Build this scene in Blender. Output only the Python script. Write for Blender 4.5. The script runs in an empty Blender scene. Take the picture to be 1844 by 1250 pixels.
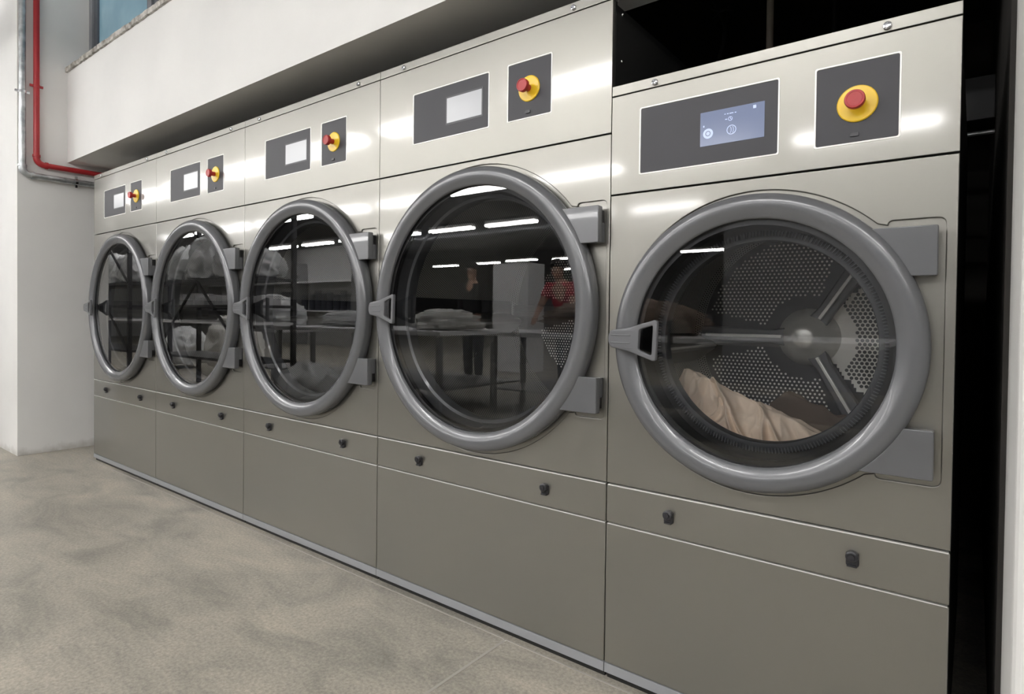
import bpy, bmesh, math, random
from mathutils import Vector, Matrix, noise
PI = math.pi
sc = bpy.context.scene
col = sc.collection

# ---------------------------------------------------------------- camera
RIGHT = (0.7895019634502173, 0.6136329134640555, 0.01188685079686264)
UP = (-0.018811401300061235, 0.004835186893736518, 0.9998113582815664)
FWD = (-0.6134596815515915, 0.789576638763659, -0.015360684532351832)
CAM = (0.8082, -1.5, 1.02)
cd = bpy.data.cameras.new('camera')
cam = bpy.data.objects.new('camera', cd)
col.objects.link(cam)
cam.matrix_world = Matrix(((RIGHT[0], UP[0], -FWD[0], CAM[0]), (RIGHT[1], UP[1], -FWD[1], CAM[1]),
                           (RIGHT[2], UP[2], -FWD[2], CAM[2]), (0, 0, 0, 1)))
cd.sensor_width = 36.0
cd.sensor_fit = 'HORIZONTAL'
cd.lens = 1082.8 / 1844 * 36
cd.shift_x = 7.425 / 1844
cd.shift_y = -40.81 / 1844
cd.clip_start = 0.02
sc.camera = cam

# ---------------------------------------------------------------- light, exposure
w = bpy.data.worlds.new('world')
sc.world = w
w.use_nodes = True
w.node_tree.nodes['Background'].inputs[0].default_value = (0.80, 0.82, 0.85, 1)
w.node_tree.nodes['Background'].inputs[1].default_value = 0.02
sc.view_settings.view_transform = 'Standard'
sc.view_settings.look = 'None'
sc.view_settings.gamma = 1
sc.view_settings.exposure = 0.0
sc.view_settings.use_curve_mapping = False
TUBE = 34.0            # radiance of the fluorescent battens

# ---------------------------------------------------------------- materials
def mat(name, base, rough=0.5, metal=0.0, spec=0.5, coat=0.0, emit=None, estr=0.0):
    m = bpy.data.materials.new(name)
    m.use_nodes = True
    b = m.node_tree.nodes['Principled BSDF']
    b.inputs['Base Color'].default_value = (*base, 1)
    b.inputs['Roughness'].default_value = rough
    b.inputs['Metallic'].default_value = metal
    b.inputs['Specular IOR Level'].default_value = spec
    b.inputs['Coat Weight'].default_value = coat
    if emit:
        b.inputs['Emission Color'].default_value = (*emit, 1)
        b.inputs['Emission Strength'].default_value = estr
    return m

def nt(m):
    t = m.node_tree
    return t, t.nodes, t.links, t.nodes['Principled BSDF']

def noise_mix(m, c1, c2, scale, detail=4, stretch=None, lo=0.35, hi=0.65, bump=0.0, bscale=None, bdist=0.001, rough=None):
    t, n, l, b = nt(m)
    tc = n.new('ShaderNodeTexCoord')
    mp = n.new('ShaderNodeMapping')
    l.new(tc.outputs['Object'], mp.inputs[0])
    if stretch: mp.inputs['Scale'].default_value = stretch
    no = n.new('ShaderNodeTexNoise')
    no.inputs['Scale'].default_value = scale
    no.inputs['Detail'].default_value = detail
    l.new(mp.outputs[0], no.inputs['Vector'])
    cr = n.new('ShaderNodeValToRGB')
    cr.color_ramp.elements[0].position = lo; cr.color_ramp.elements[0].color = (*c1, 1)
    cr.color_ramp.elements[1].position = hi; cr.color_ramp.elements[1].color = (*c2, 1)
    l.new(no.outputs['Fac'], cr.inputs[0])
    l.new(cr.outputs[0], b.inputs['Base Color'])
    if bump:
        n2 = n.new('ShaderNodeTexNoise')
        n2.inputs['Scale'].default_value = bscale or scale
        n2.inputs['Detail'].default_value = 5
        l.new(tc.outputs['Object'], n2.inputs['Vector'])
        bp = n.new('ShaderNodeBump')
        bp.inputs['Strength'].default_value = bump
        bp.inputs['Distance'].default_value = bdist
        l.new(n2.outputs['Fac'], bp.inputs['Height'])
        l.new(bp.outputs[0], b.inputs['Normal'])
    return cr

# satin steel-grey sheet with a slight waviness
M_panel = mat('satin_grey_sheet', (0.260, 0.252, 0.229), 0.36, 0.84)
def panel_nodes():
    t, n, l, b = nt(M_panel)
    g = n.new('ShaderNodeNewGeometry')
    a = n.new('ShaderNodeTexNoise'); a.inputs['Scale'].default_value = 2.2; a.inputs['Detail'].default_value = 1
    l.new(g.outputs['Position'], a.inputs['Vector'])
    b1 = n.new('ShaderNodeBump'); b1.inputs['Strength'].default_value = 0.5; b1.inputs['Distance'].default_value = 0.006
    l.new(a.outputs['Fac'], b1.inputs['Height']); l.new(b1.outputs[0], b.inputs['Normal'])
panel_nodes()
M_panel.node_tree.nodes['Principled BSDF'].inputs['Coat Weight'].default_value = 1.0
M_panel.node_tree.nodes['Principled BSDF'].inputs['Coat Roughness'].default_value = 0.075
M_edge = mat('cut_edge_and_highlight', (0.82, 0.81, 0.78), 0.4, 0.3)  # overlay borders; also paints the lit line along panel tops
M_body = mat('black_cabinet_sheet', (0.012, 0.012, 0.012), 0.45)
M_plate = mat('charcoal_overlay', (0.030, 0.030, 0.036), 0.5)
M_plate5 = M_plate
M_ring = mat('grey_painted_door_ring', (0.120, 0.123, 0.131), 0.27, 0.15, 0.6, 0.25)
M_rear = mat('dark_grey_ring_flange', (0.06, 0.062, 0.066), 0.4, 0.1)
M_handle = mat('grey_handle', (0.125, 0.128, 0.136), 0.36, 0.2, 0.6)
M_black = mat('black_rubber', (0.008, 0.008, 0.009), 0.4)
M_latch = mat('black_plastic_latch', (0.02, 0.02, 0.024), 0.3)
M_chrome = mat('chrome', (0.75, 0.76, 0.78), 0.12, 1.0)
M_alu = mat('anodised_kick_strip', (0.34, 0.35, 0.37), 0.4, 0.35)
M_yellow = mat('yellow_disc', (0.85, 0.56, 0.025), 0.28)
M_red = mat('red_button', (0.40, 0.028, 0.03), 0.4)
M_gasket = mat('grey_gasket', (0.085, 0.088, 0.095), 0.4, 0.2)
M_steel = mat('drum_steel', (0.50, 0.49, 0.47), 0.3, 0.95)
M_hub = mat('hub_steel', (0.78, 0.77, 0.73), 0.28, 0.35)
M_tooth = mat('gasket_teeth', (0.22, 0.225, 0.24), 0.4, 0.3)
M_dkhub = mat('dark_hub', (0.05, 0.05, 0.052), 0.5, 0.3)
M_spoke = mat('spoke_steel', (0.13, 0.13, 0.14), 0.42, 0.4)
M_scr5 = mat('blue_screen', (0.03, 0.03, 0.04), 0.16, 0, 0.5, emit=(0.30, 0.38, 0.62), estr=0.5)
M_icon = mat('pale_screen_icon', (0.03, 0.03, 0.04), 0.3, 0, 0.5, emit=(0.62, 0.72, 1.0), estr=0.95)
M_icon2 = mat('blue_screen_icon', (0.03, 0.03, 0.04), 0.3, 0, 0.5, emit=(0.30, 0.36, 0.55), estr=0.7)
M_scr = mat('pale_screen', (0.10, 0.10, 0.10), 0.22, 0, 0.5, emit=(0.72, 0.73, 0.76), estr=0.46)
M_galv = mat('galvanised_pipe', (0.42, 0.44, 0.45), 0.38, 0.8)
noise_mix(M_galv, (0.30, 0.32, 0.33), (0.62, 0.64, 0.65), 18, 3)
M_redpipe = mat('red_pipe_paint', (0.40, 0.022, 0.027), 0.38)
M_frame = mat('window_frame_grey', (0.10, 0.11, 0.13), 0.45)
M_gframe = mat('window_outer_frame', (0.24, 0.25, 0.27), 0.5)
M_pane = mat('blue_window_pane', (0.16, 0.26, 0.31), 0.22, 0.0, 0.6)
noise_mix(M_pane, (0.135, 0.23, 0.28), (0.19, 0.30, 0.35), 3, 3)
M_pane.node_tree.nodes['Principled BSDF'].inputs['Emission Color'].default_value = (.14, .26, .33, 1)
M_pane.node_tree.nodes['Principled BSDF'].inputs['Emission Strength'].default_value = 0.42
M_dark = mat('alcove_shade_grey', (0.04, 0.037, 0.034), 0.85, 0, 0.2)  # recess walls coloured dark to stand for the missing light
M_darkg = mat('dark_duct', (0.04, 0.04, 0.042), 0.6)
M_white = mat('plaster', (0.78, 0.775, 0.755), 0.75, 0, 0.3)
M_tubeh = mat('white_batten_housing', (0.8, 0.8, 0.8), 0.4)
M_tube = mat('lit_tube', (1, 1, 1), 0.5, emit=(1.0, 0.985, 0.965), estr=TUBE)
M_ceil = mat('ceiling_concrete', (0.38, 0.38, 0.39), 0.85)
M_backw = mat('grey_far_wall', (0.50, 0.50, 0.50), 0.85)
M_farw = mat('dark_far_wall', (0.22, 0.22, 0.225), 0.85)
M_duct = mat('duct_steel', (0.30, 0.31, 0.33), 0.35, 0.8)
M_table = mat('white_laminate', (0.82, 0.82, 0.84), 0.35)
M_leg = mat('grey_metal_leg', (0.35, 0.35, 0.36), 0.4, 0.6)
M_rack = mat('dark_rack_steel', (0.05, 0.05, 0.055), 0.5, 0.5)
M_bag = mat('clear_plastic_bag', (0.62, 0.63, 0.64), 0.22, 0, 0.8)
M_bag2 = mat('brown_laundry', (0.22, 0.16, 0.12), 0.9)
M_whcl = mat('white_linen', (0.75, 0.74, 0.71), 0.85)
M_skin = mat('skin', (0.50, 0.29, 0.20), 0.5)
M_hair = mat('dark_hair', (0.02, 0.015, 0.012), 0.5)
M_shirtr = mat('red_shirt', (0.42, 0.012, 0.035), 0.85)
M_suit = mat('black_clothes', (0.018, 0.018, 0.02), 0.85)
M_jeans = mat('dark_trousers', (0.03, 0.035, 0.05), 0.85)
M_roll = mat('navy_fabric_roll', (0.025, 0.028, 0.04), 0.85)
M_tan = mat('beige_cloth', (0.87, 0.72, 0.58), 0.9, 0, 0.2)
M_brn = mat('dark_brown_cloth', (0.13, 0.10, 0.08), 0.9, 0, 0.2)
def weave(m):
    t, n, l, b = nt(m)
    tc = n.new('ShaderNodeTexCoord')
    a = n.new('ShaderNodeTexNoise'); a.inputs['Scale'].default_value = 700
    l.new(tc.outputs['Object'], a.inputs['Vector'])
    bp = n.new('ShaderNodeBump'); bp.inputs['Strength'].default_value = 0.25; bp.inputs['Distance'].default_value = 0.0006
    l.new(a.outputs['Fac'], bp.inputs['Height']); l.new(bp.outputs[0], b.inputs['Normal'])
for q in (M_tan, M_brn, M_whcl, M_bag2): weave(q)

# plaster with trowel waves and scuffs near the floor
def plaster():
    t, n, l, b = nt(M_white)
    g = n.new('ShaderNodeNewGeometry')
    a = n.new('ShaderNodeTexNoise'); a.inputs['Scale'].default_value = 1.6; a.inputs['Detail'].default_value = 6
    l.new(g.outputs['Position'], a.inputs['Vector'])
    cr = n.new('ShaderNodeValToRGB')
    cr.color_ramp.elements[0].position = 0.3; cr.color_ramp.elements[0].color = (0.735, 0.73, 0.715, 1)
    cr.color_ramp.elements[1].position = 0.62; cr.color_ramp.elements[1].color = (0.80, 0.795, 0.775, 1)
    l.new(a.outputs['Fac'], cr.inputs[0])
    # dirt line just above the floor
    sx = n.new('ShaderNodeSeparateXYZ'); l.new(g.outputs['Position'], sx.inputs[0])
    d = n.new('ShaderNodeTexNoise'); d.inputs['Scale'].default_value = 14; d.inputs['Detail'].default_value = 5
    l.new(g.outputs['Position'], d.inputs['Vector'])
    m1 = n.new('ShaderNodeMath'); m1.operation = 'MULTIPLY'; m1.inputs[1].default_value = 0.11
    l.new(d.outputs['Fac'], m1.inputs[0])
    m2 = n.new('ShaderNodeMath'); m2.operation = 'SUBTRACT'; l.new(m1.outputs[0], m2.inputs[0]); l.new(sx.outputs['Z'], m2.inputs[1])
    m3 = n.new('ShaderNodeMath'); m3.operation = 'MULTIPLY'; m3.inputs[1].default_value = 12; m3.use_clamp = True
    l.new(m2.outputs[0], m3.inputs[0])
    mx = n.new('ShaderNodeMix'); mx.data_type = 'RGBA'
    l.new(m3.outputs[0], mx.inputs['Factor']); l.new(cr.outputs[0], mx.inputs['A'])
    mx.inputs['B'].default_value = (0.42, 0.40, 0.36, 1)
    l.new(mx.outputs['Result'], b.inputs['Base Color'])
    c = n.new('ShaderNodeTexNoise'); c.inputs['Scale'].default_value = 7; c.inputs['Detail'].default_value = 8
    l.new(g.outputs['Position'], c.inputs['Vector'])
    bp = n.new('ShaderNodeBump'); bp.inputs['Strength'].default_value = 0.35; bp.inputs['Distance'].default_value = 0.006
    l.new(c.outputs['Fac'], bp.inputs['Height']); l.new(bp.outputs[0], b.inputs['Normal'])
plaster()

# mottled trowelled concrete
M_floor = mat('trowelled_concrete', (0.4, 0.38, 0.33), 0.45)
def concrete():
    t, n, l, b = nt(M_floor)
    g = n.new('ShaderNodeNewGeometry')
    mp = n.new('ShaderNodeMapping'); mp.inputs['Rotation'].default_value = (0, 0, 0.5); mp.inputs['Scale'].default_value = (0.8, 1.6, 1)
    l.new(g.outputs['Position'], mp.inputs[0])
    a = n.new('ShaderNodeTexNoise'); a.inputs['Scale'].default_value = 2.9; a.inputs['Detail'].default_value = 9; a.inputs['Roughness'].default_value = 0.62
    a.inputs['Distortion'].default_value = 0.6
    l.new(mp.outputs[0], a.inputs['Vector'])
    cr = n.new('ShaderNodeValToRGB'); e = cr.color_ramp.elements
    e[0].position = 0.32; e[0].color = (0.230, 0.217, 0.186, 1)
    e[1].position = 0.68; e[1].color = (0.452, 0.412, 0.340, 1)
    k = e.new(0.50); k.color = (0.352, 0.327, 0.275, 1)
    l.new(a.outputs['Fac'], cr.inputs[0])
    f = n.new('ShaderNodeTexNoise'); f.inputs['Scale'].default_value = 95; f.inputs['Detail'].default_value = 6; f.inputs['Roughness'].default_value = 0.7
    l.new(g.outputs['Position'], f.inputs['Vector'])
    fr = n.new('ShaderNodeMapRange'); fr.inputs['From Min'].default_value = 0.3; fr.inputs['From Max'].default_value = 0.7
    fr.inputs['To Min'].default_value = 0.66; fr.inputs['To Max'].default_value = 1.30
    l.new(f.outputs['Fac'], fr.inputs['Value'])
    mx = n.new('ShaderNodeVectorMath'); mx.operation = 'MULTIPLY'
    cb = n.new('ShaderNodeCombineXYZ')
    for i in range(3): l.new(fr.outputs[0], cb.inputs[i])
    l.new(cr.outputs[0], mx.inputs[0]); l.new(cb.outputs[0], mx.inputs[1])
    # pale chips
    v = n.new('ShaderNodeTexVoronoi'); v.inputs['Scale'].default_value = 9; v.inputs['Randomness'].default_value = 1
    l.new(g.outputs['Position'], v.inputs['Vector'])
    lt = n.new('ShaderNodeMath'); lt.operation = 'LESS_THAN'; lt.inputs[1].default_value = 0.028
    l.new(v.outputs['Distance'], lt.inputs[0])
    m2 = n.new('ShaderNodeMix'); m2.data_type = 'RGBA'
    l.new(lt.outputs[0], m2.inputs['Factor']); l.new(mx.outputs[0], m2.inputs['A']); m2.inputs['B'].default_value = (0.5, 0.48, 0.43, 1)
    l.new(m2.outputs['Result'], b.inputs['Base Color'])
    rr = n.new('ShaderNodeMapRange'); rr.inputs['To Min'].default_value = 0.34; rr.inputs['To Max'].default_value = 0.55
    l.new(a.outputs['Fac'], rr.inputs['Value']); l.new(rr.outputs[0], b.inputs['Roughness'])
    bp = n.new('ShaderNodeBump'); bp.inputs['Strength'].default_value = 0.25; bp.inputs['Distance'].default_value = 0.002
    l.new(f.outputs['Fac'], bp.inputs['Height']); l.new(bp.outputs[0], b.inputs['Normal'])
concrete()
M_joint = mat('joint_filler', (0.40, 0.375, 0.34), 0.7)
M_stone = mat('rough_sill', (0.42, 0.40, 0.36), 0.85)
noise_mix(M_stone, (0.20, 0.185, 0.16), (0.62, 0.60, 0.56), 22, 6, bump=0.9, bscale=45, bdist=0.012)

# double glazing: clear with mirror-like reflection
def glass_mat():
    m = bpy.data.materials.new('door_glass'); m.use_nodes = True
    t = m.node_tree; t.nodes.clear()
    o = t.nodes.new('ShaderNodeOutputMaterial'); mx = t.nodes.new('ShaderNodeMixShader')
    tr = t.nodes.new('ShaderNodeBsdfTransparent'); tr.inputs[0].default_value = (0.93, 0.94, 0.95, 1)
    gl = t.nodes.new('ShaderNodeBsdfGlossy'); gl.inputs['Roughness'].default_value = 0.0
    fr = t.nodes.new('ShaderNodeFresnel'); fr.inputs[0].default_value = 1.5
    mu = t.nodes.new('ShaderNodeMath'); mu.operation = 'MULTIPLY'; mu.inputs[1].default_value = 2.3; mu.use_clamp = True
    t.links.new(fr.outputs[0], mu.inputs[0]); t.links.new(mu.outputs[0], mx.inputs[0])
    t.links.new(tr.outputs[0], mx.inputs[1]); t.links.new(gl.outputs[0], mx.inputs[2]); t.links.new(mx.outputs[0], o.inputs[0])
    return m
M_glass = glass_mat()

# perforated sheet: staggered holes; which cells carry a hole is decided per cell
def perforated(name, pitch, r, sheet, hole, mode, sm=0.9, srough=0.3, hm=0.0):
    m = mat(name, sheet, srough, sm)
    t, n, l, b = nt(m)
    def M(op, a, c=None, clamp=False):
        x = n.new('ShaderNodeMath'); x.operation = op; x.use_clamp = clamp
        for i, q in enumerate((a, c)):
            if q is None: continue
            if isinstance(q, (int, float)): x.inputs[i].default_value = q
            else: l.new(q, x.inputs[i])
        return x.outputs[0]
    if mode == 'uv':
        uv = n.new('ShaderNodeUVMap'); uv.uv_map = 'UVMap'
        s = n.new('ShaderNodeSeparateXYZ'); l.new(uv.outputs[0], s.inputs[0]); U, V = s.outputs[0], s.outputs[1]
    else:
        tc = n.new('ShaderNodeTexCoord')
        s = n.new('ShaderNodeSeparateXYZ'); l.new(tc.outputs['Object'], s.inputs[0]); U, V = s.outputs[0], s.outputs[2]
    v = M('DIVIDE', V, pitch * 0.866); row = M('FLOOR', v)
    par = M('MULTIPLY', M('FLOORED_MODULO', row, 2.0), 0.5)
    u = M('ADD', M('DIVIDE', U, pitch), par); cu = M('FLOOR', u)
    fx = M('SUBTRACT', M('SUBTRACT', u, cu), 0.5); fy = M('MULTIPLY', M('SUBTRACT', M('SUBTRACT', v, row), 0.5), 0.866)
    d = M('SQRT', M('ADD', M('MULTIPLY', fx, fx), M('MULTIPLY', fy, fy)))
    dot = M('LESS_THAN', d, r)
    if mode == 'back':
        dot = M('LESS_THAN', d, M('ADD', r, M('MULTIPLY', M('MULTIPLY', M('GREATER_THAN', U, 0.0), M('LESS_THAN', M('ABSOLUTE', M('ARCTAN2', V, U)), 0.85)), 0.13)))
    hole_sock = dot
    if mode == 'back':
        X = M('MULTIPLY', M('ADD', M('SUBTRACT', cu, par), 0.5), pitch)
        Z = M('MULTIPLY', M('ADD', row, 0.5), pitch * 0.866)
        rad = M('SQRT', M('ADD', M('MULTIPLY', X, X), M('MULTIPLY', Z, Z)))
        band = M('MULTIPLY', M('GREATER_THAN', rad, 0.135), M('LESS_THAN', rad, 0.325))
        ang = M('ARCTAN2', Z, X)
        # three sectors between the spokes
        c3 = M('COSINE', M('MULTIPLY', ang, 3.0))
        sect = M('GREATER_THAN', c3, -0.72)
        hole_sock = M('MULTIPLY', dot, M('MULTIPLY', band, sect))
        # light falling right of the hub painted in: paler ground, dark holes
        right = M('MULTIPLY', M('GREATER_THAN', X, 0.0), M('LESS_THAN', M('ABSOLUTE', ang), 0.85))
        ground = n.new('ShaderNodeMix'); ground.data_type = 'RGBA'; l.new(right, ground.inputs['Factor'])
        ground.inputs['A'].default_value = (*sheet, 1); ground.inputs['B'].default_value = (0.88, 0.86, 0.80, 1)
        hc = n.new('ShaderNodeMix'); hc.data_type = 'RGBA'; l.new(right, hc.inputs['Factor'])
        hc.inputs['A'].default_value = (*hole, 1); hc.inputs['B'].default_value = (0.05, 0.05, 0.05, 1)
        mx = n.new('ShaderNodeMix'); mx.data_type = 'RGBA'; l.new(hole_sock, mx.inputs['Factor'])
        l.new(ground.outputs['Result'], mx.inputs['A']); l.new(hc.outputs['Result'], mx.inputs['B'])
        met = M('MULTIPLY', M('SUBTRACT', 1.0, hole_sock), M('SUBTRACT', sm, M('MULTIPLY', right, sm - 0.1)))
    else:
        mx = n.new('ShaderNodeMix'); mx.data_type = 'RGBA'; l.new(hole_sock, mx.inputs['Factor'])
        mx.inputs['A'].default_value = (*sheet, 1); mx.inputs['B'].default_value = (*hole, 1)
        met = M('MULTIPLY', M('SUBTRACT', 1.0, hole_sock), sm)
    l.new(mx.outputs['Result'], b.inputs['Base Color'])
    l.new(met, b.inputs['Metallic'])
    return m
M_wall_perf = perforated('perforated_drum_wall', 0.0085, 0.30, (0.55, 0.54, 0.50), (0.02, 0.02, 0.02), 'uv', 0.85, 0.3)
M_back_perf = perforated('perforated_drum_back', 0.0135, 0.25, (0.055, 0.055, 0.06), (0.85, 0.84, 0.80), 'back', 0.65, 0.42)  # shade put into the dark sheet, light at the holes into pale dots

# ---------------------------------------------------------------- mesh helpers
def finish(bm, name, m, parent=None, smooth=False, angle=None):
    bmesh.ops.recalc_face_normals(bm, faces=bm.faces)
    me = bpy.data.meshes.new(name); bm.to_mesh(me); bm.free()
    if smooth:
        me.polygons.foreach_set('use_smooth', [True] * len(me.polygons))
    if angle is not None:
        me.polygons.foreach_set('use_smooth', [True] * len(me.polygons))
        me.set_sharp_from_angle(angle=angle)
    if m: me.materials.append(m)
    o = bpy.data.objects.new(name, me); col.objects.link(o)
    if parent: o.parent = parent
    return o

def add_box(bm, x0, x1, y0, y1, z0, z1, bev=0.0):
    b2 = bmesh.new()
    bmesh.ops.create_cube(b2, size=1)
    for v in b2.verts:
        v.co = Vector(((x0 + x1) / 2 + v.co.x * (x1 - x0), (y0 + y1) / 2 + v.co.y * (y1 - y0), (z0 + z1) / 2 + v.co.z * (z1 - z0)))
    if bev: bmesh.ops.bevel(b2, geom=b2.edges[:], offset=bev, segments=2, profile=0.6, affect='EDGES')
    me = bpy.data.meshes.new('tmp'); b2.to_mesh(me); b2.free(); bm.from_mesh(me); bpy.data.meshes.remove(me)

def box(name, m, parent, x0, x1, y0, y1, z0, z1, bev=0.0):
    bm = bmesh.new(); add_box(bm, x0, x1, y0, y1, z0, z1, bev)
    o = finish(bm, name, m, parent, angle=math.radians(35) if bev else None)
    if bev:
        for p in o.data.polygons:
            if max(abs(c) for c in p.normal) > 0.9995: p.use_smooth = False
    return o

def add_lathe(bm, prof, cx, cz, n=96, closed=False, cap=False, y0=0.0):
    """profile of (radius, y) turned about an axis parallel to Y through (cx, cz)"""
    rings = []
    for r, y in prof:
        rings.append([bm.verts.new((cx + r * math.cos(2 * PI * i / n), y0 + y, cz + r * math.sin(2 * PI * i / n))) for i in range(n)])
    k = len(rings)
    for j in range(k if closed else k - 1):
        a, b = rings[j], rings[(j + 1) % k]
        for i in range(n):
            bm.faces.new((a[i], a[(i + 1) % n], b[(i + 1) % n], b[i]))
    if cap:
        if rings[0]: bm.faces.new(rings[0][::-1])
        bm.faces.new(rings[-1])

def lathe(name, m, parent, prof, cx, cz, n=96, closed=False, cap=False, ang=40):
    bm = bmesh.new(); add_lathe(bm, prof, cx, cz, n, closed, cap)
    return finish(bm, name, m, parent, angle=math.radians(ang))

def add_tube(bm, pts, r, n=14, cap=True):
    pts = [Vector(p) for p in pts]; rings = []
    prev = None
    for i, p in enumerate(pts):
        d = (pts[min(i + 1, len(pts) - 1)] - pts[max(i - 1, 0)]).normalized()
        if prev is None:
            ref = Vector((0, 0, 1)) if abs(d.z) < 0.9 else Vector((1, 0, 0))
            u = d.cross(ref).normalized()
        else:
            u = (prev - d * prev.dot(d)).normalized()
        prev = u; v = d.cross(u)
        rr = r[i] if isinstance(r, (list, tuple)) else r
        rings.append([bm.verts.new(p + (u * math.cos(2 * PI * k / n) + v * math.sin(2 * PI * k / n)) * rr) for k in range(n)])
    for a, b in zip(rings, rings[1:]):
        for k in range(n): bm.faces.new((a[k], a[(k + 1) % n], b[(k + 1) % n], b[k]))
    if cap: bm.faces.new(rings[0][::-1]); bm.faces.new(rings[-1])

def tube(name, m, parent, pts, r, n=14):
    bm = bmesh.new(); add_tube(bm, pts, r, n)
    return finish(bm, name, m, parent, angle=math.radians(50))

def plate(name, m, parent, loops, y0, y1, bev=0.0, seg=2, ang=35):
    """flat plate in XZ between y0 (front) and y1, outer outline plus holes, rounded edges"""
    cu = bpy.data.curves.new('tmp', 'CURVE'); cu.dimensions = '2D'; cu.fill_mode = 'BOTH'
    for lp in loops:
        s = cu.splines.new('POLY'); s.points.add(len(lp) - 1); s.use_cyclic_u = True
        for i, (x, z) in enumerate(lp): s.points[i].co = (x, z, 0, 1)
    t = abs(y1 - y0) / 2
    cu.extrude = max(t - bev, 1e-5); cu.bevel_depth = bev; cu.offset = -bev; cu.bevel_resolution = seg
    ob = bpy.data.objects.new('tmp', cu); col.objects.link(ob)
    dg = bpy.context.evaluated_depsgraph_get(); dg.update()
    me = bpy.data.meshes.new_from_object(ob.evaluated_get(dg))
    bpy.data.objects.remove(ob); bpy.data.curves.remove(cu)
    me.name = name
    me.transform(Matrix(((1, 0, 0, 0), (0, 0, 1, (y0 + y1) / 2), (0, 1, 0, 0), (0, 0, 0, 1))))
    bm = bmesh.new(); bm.from_mesh(me); bpy.data.meshes.remove(me)
    bmesh.ops.remove_doubles(bm, verts=bm.verts, dist=1e-6)
    o = finish(bm, name, m, parent, angle=math.radians(ang))
    for p in o.data.polygons:
        if abs(p.normal.y) > 0.9995: p.use_smooth = False
    return o

def rrect(x0, x1, z0, z1, r, n=5):
    out = []
    for cx, cz, a0 in ((x1 - r, z1 - r, 0), (x0 + r, z1 - r, 90), (x0 + r, z0 + r, 180), (x1 - r, z0 + r, 270)):
        for i in range(n + 1):
            a = math.radians(a0 + 90 * i / n); out.append((cx + r * math.cos(a), cz + r * math.sin(a)))
    return out

def circ(cx, cz, r, n=96):
    return [(cx + r * math.cos(2 * PI * i / n), cz + r * math.sin(2 * PI * i / n)) for i in range(n)]

def roundpoly(P, rad, n=5):
    out = []; k = len(P)
    for i in range(k):
        p = Vector(P[i]); a = (Vector(P[i - 1]) - p); b = (Vector(P[(i + 1) % k]) - p)
        r = rad[i] if isinstance(rad, (list, tuple)) else rad
        if r <= 0: out.append(tuple(p)); continue
        da, db = a.normalized(), b.normalized()
        r = min(r, a.length * 0.48, b.length * 0.48)
        p0, p1 = p + da * r, p + db * r
        for j in range(n + 1):
            t = j / n; q = p0 * (1 - t) ** 2 + p * 2 * t * (1 - t) + p1 * t * t
            out.append(tuple(q))
    return out

def empty(name, loc, label=None, cat=None, group=None):
    o = bpy.data.objects.new(name, None); col.objects.link(o); o.location = loc; o.empty_display_size = 0.1
    if label: tag(o, label, cat, group)
    return o
def tag(o, label, cat, group=None, kind=None):
    o['label'] = label; o['category'] = cat
    if group: o['group'] = group
    if kind: o['kind'] = kind
    return o
def struct(o):
    o['kind'] = 'structure'; return o
KIDS = {}
def copy_tree(o, parent=None, skip=()):
    c = o.copy(); col.objects.link(c); c.parent = parent
    for ch in list(o.children): copy_tree(ch, c)
    return c

# ---------------------------------------------------------------- the room
struct(box('floor', M_floor, None, -26, 11.3, -24, 3.2, -0.1, 0))
struct(box('trim_1', M_joint, None, -4.4, 0.86, -0.020, -0.014, -0.002, 0.0012))     # joint along the dryers
struct(box('trim_2', M_joint, None, -0.342, -0.333, -6, -0.020, -0.002, 0.0012))     # saw cut across the floor
XW = -4.423
# solid block left of the dryers: face towards the room at y=-0.3, side face at x=XW
bm = bmesh.new()
add_box(bm, -26, XW, -0.298, 3.2, 0, 4.31)
struct(finish(bm, 'wall_left', M_white))
# beam over the dryers (front face flush with them), its ends let into the walls
bm = bmesh.new()
NX, NZ = 60, 8
add_box(bm, XW - 0.02, 0.862, -0.008, 0.42, 2.089, 2.748)
struct(finish(bm, 'wall_beam', M_white))
# rough sill on top of the beam
bm = bmesh.new()
x = XW; random.seed(3)
prev = None
N = 260
for i in range(N + 1):
    x = XW + (0.86 - XW) * i / N
    dy = 0.006 * noise.noise(Vector((x * 9, 0, 0))) + 0.004 * noise.noise(Vector((x * 40, 3, 0)))
    dz = 0.005 * noise.noise(Vector((x * 12, 7, 0))) + 0.004 * noise.noise(Vector((x * 45, 9, 0)))
    ring = [bm.verts.new(v) for v in ((x, -0.022 + dy, 2.738 + dz), (x, -0.024 + dy, 2.768 + dz * .5), (x, 0.135, 2.774), (x, 0.135, 2.745))]
    if prev:
        for k in range(4): bm.faces.new((prev[k], prev[(k + 1) % 4], ring[(k + 1) % 4], ring[k]))
    else: bm.faces.new(ring)
    prev = ring
bm.faces.new(prev[::-1])
struct(finish(bm, 'trim_sill', M_stone))
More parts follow.
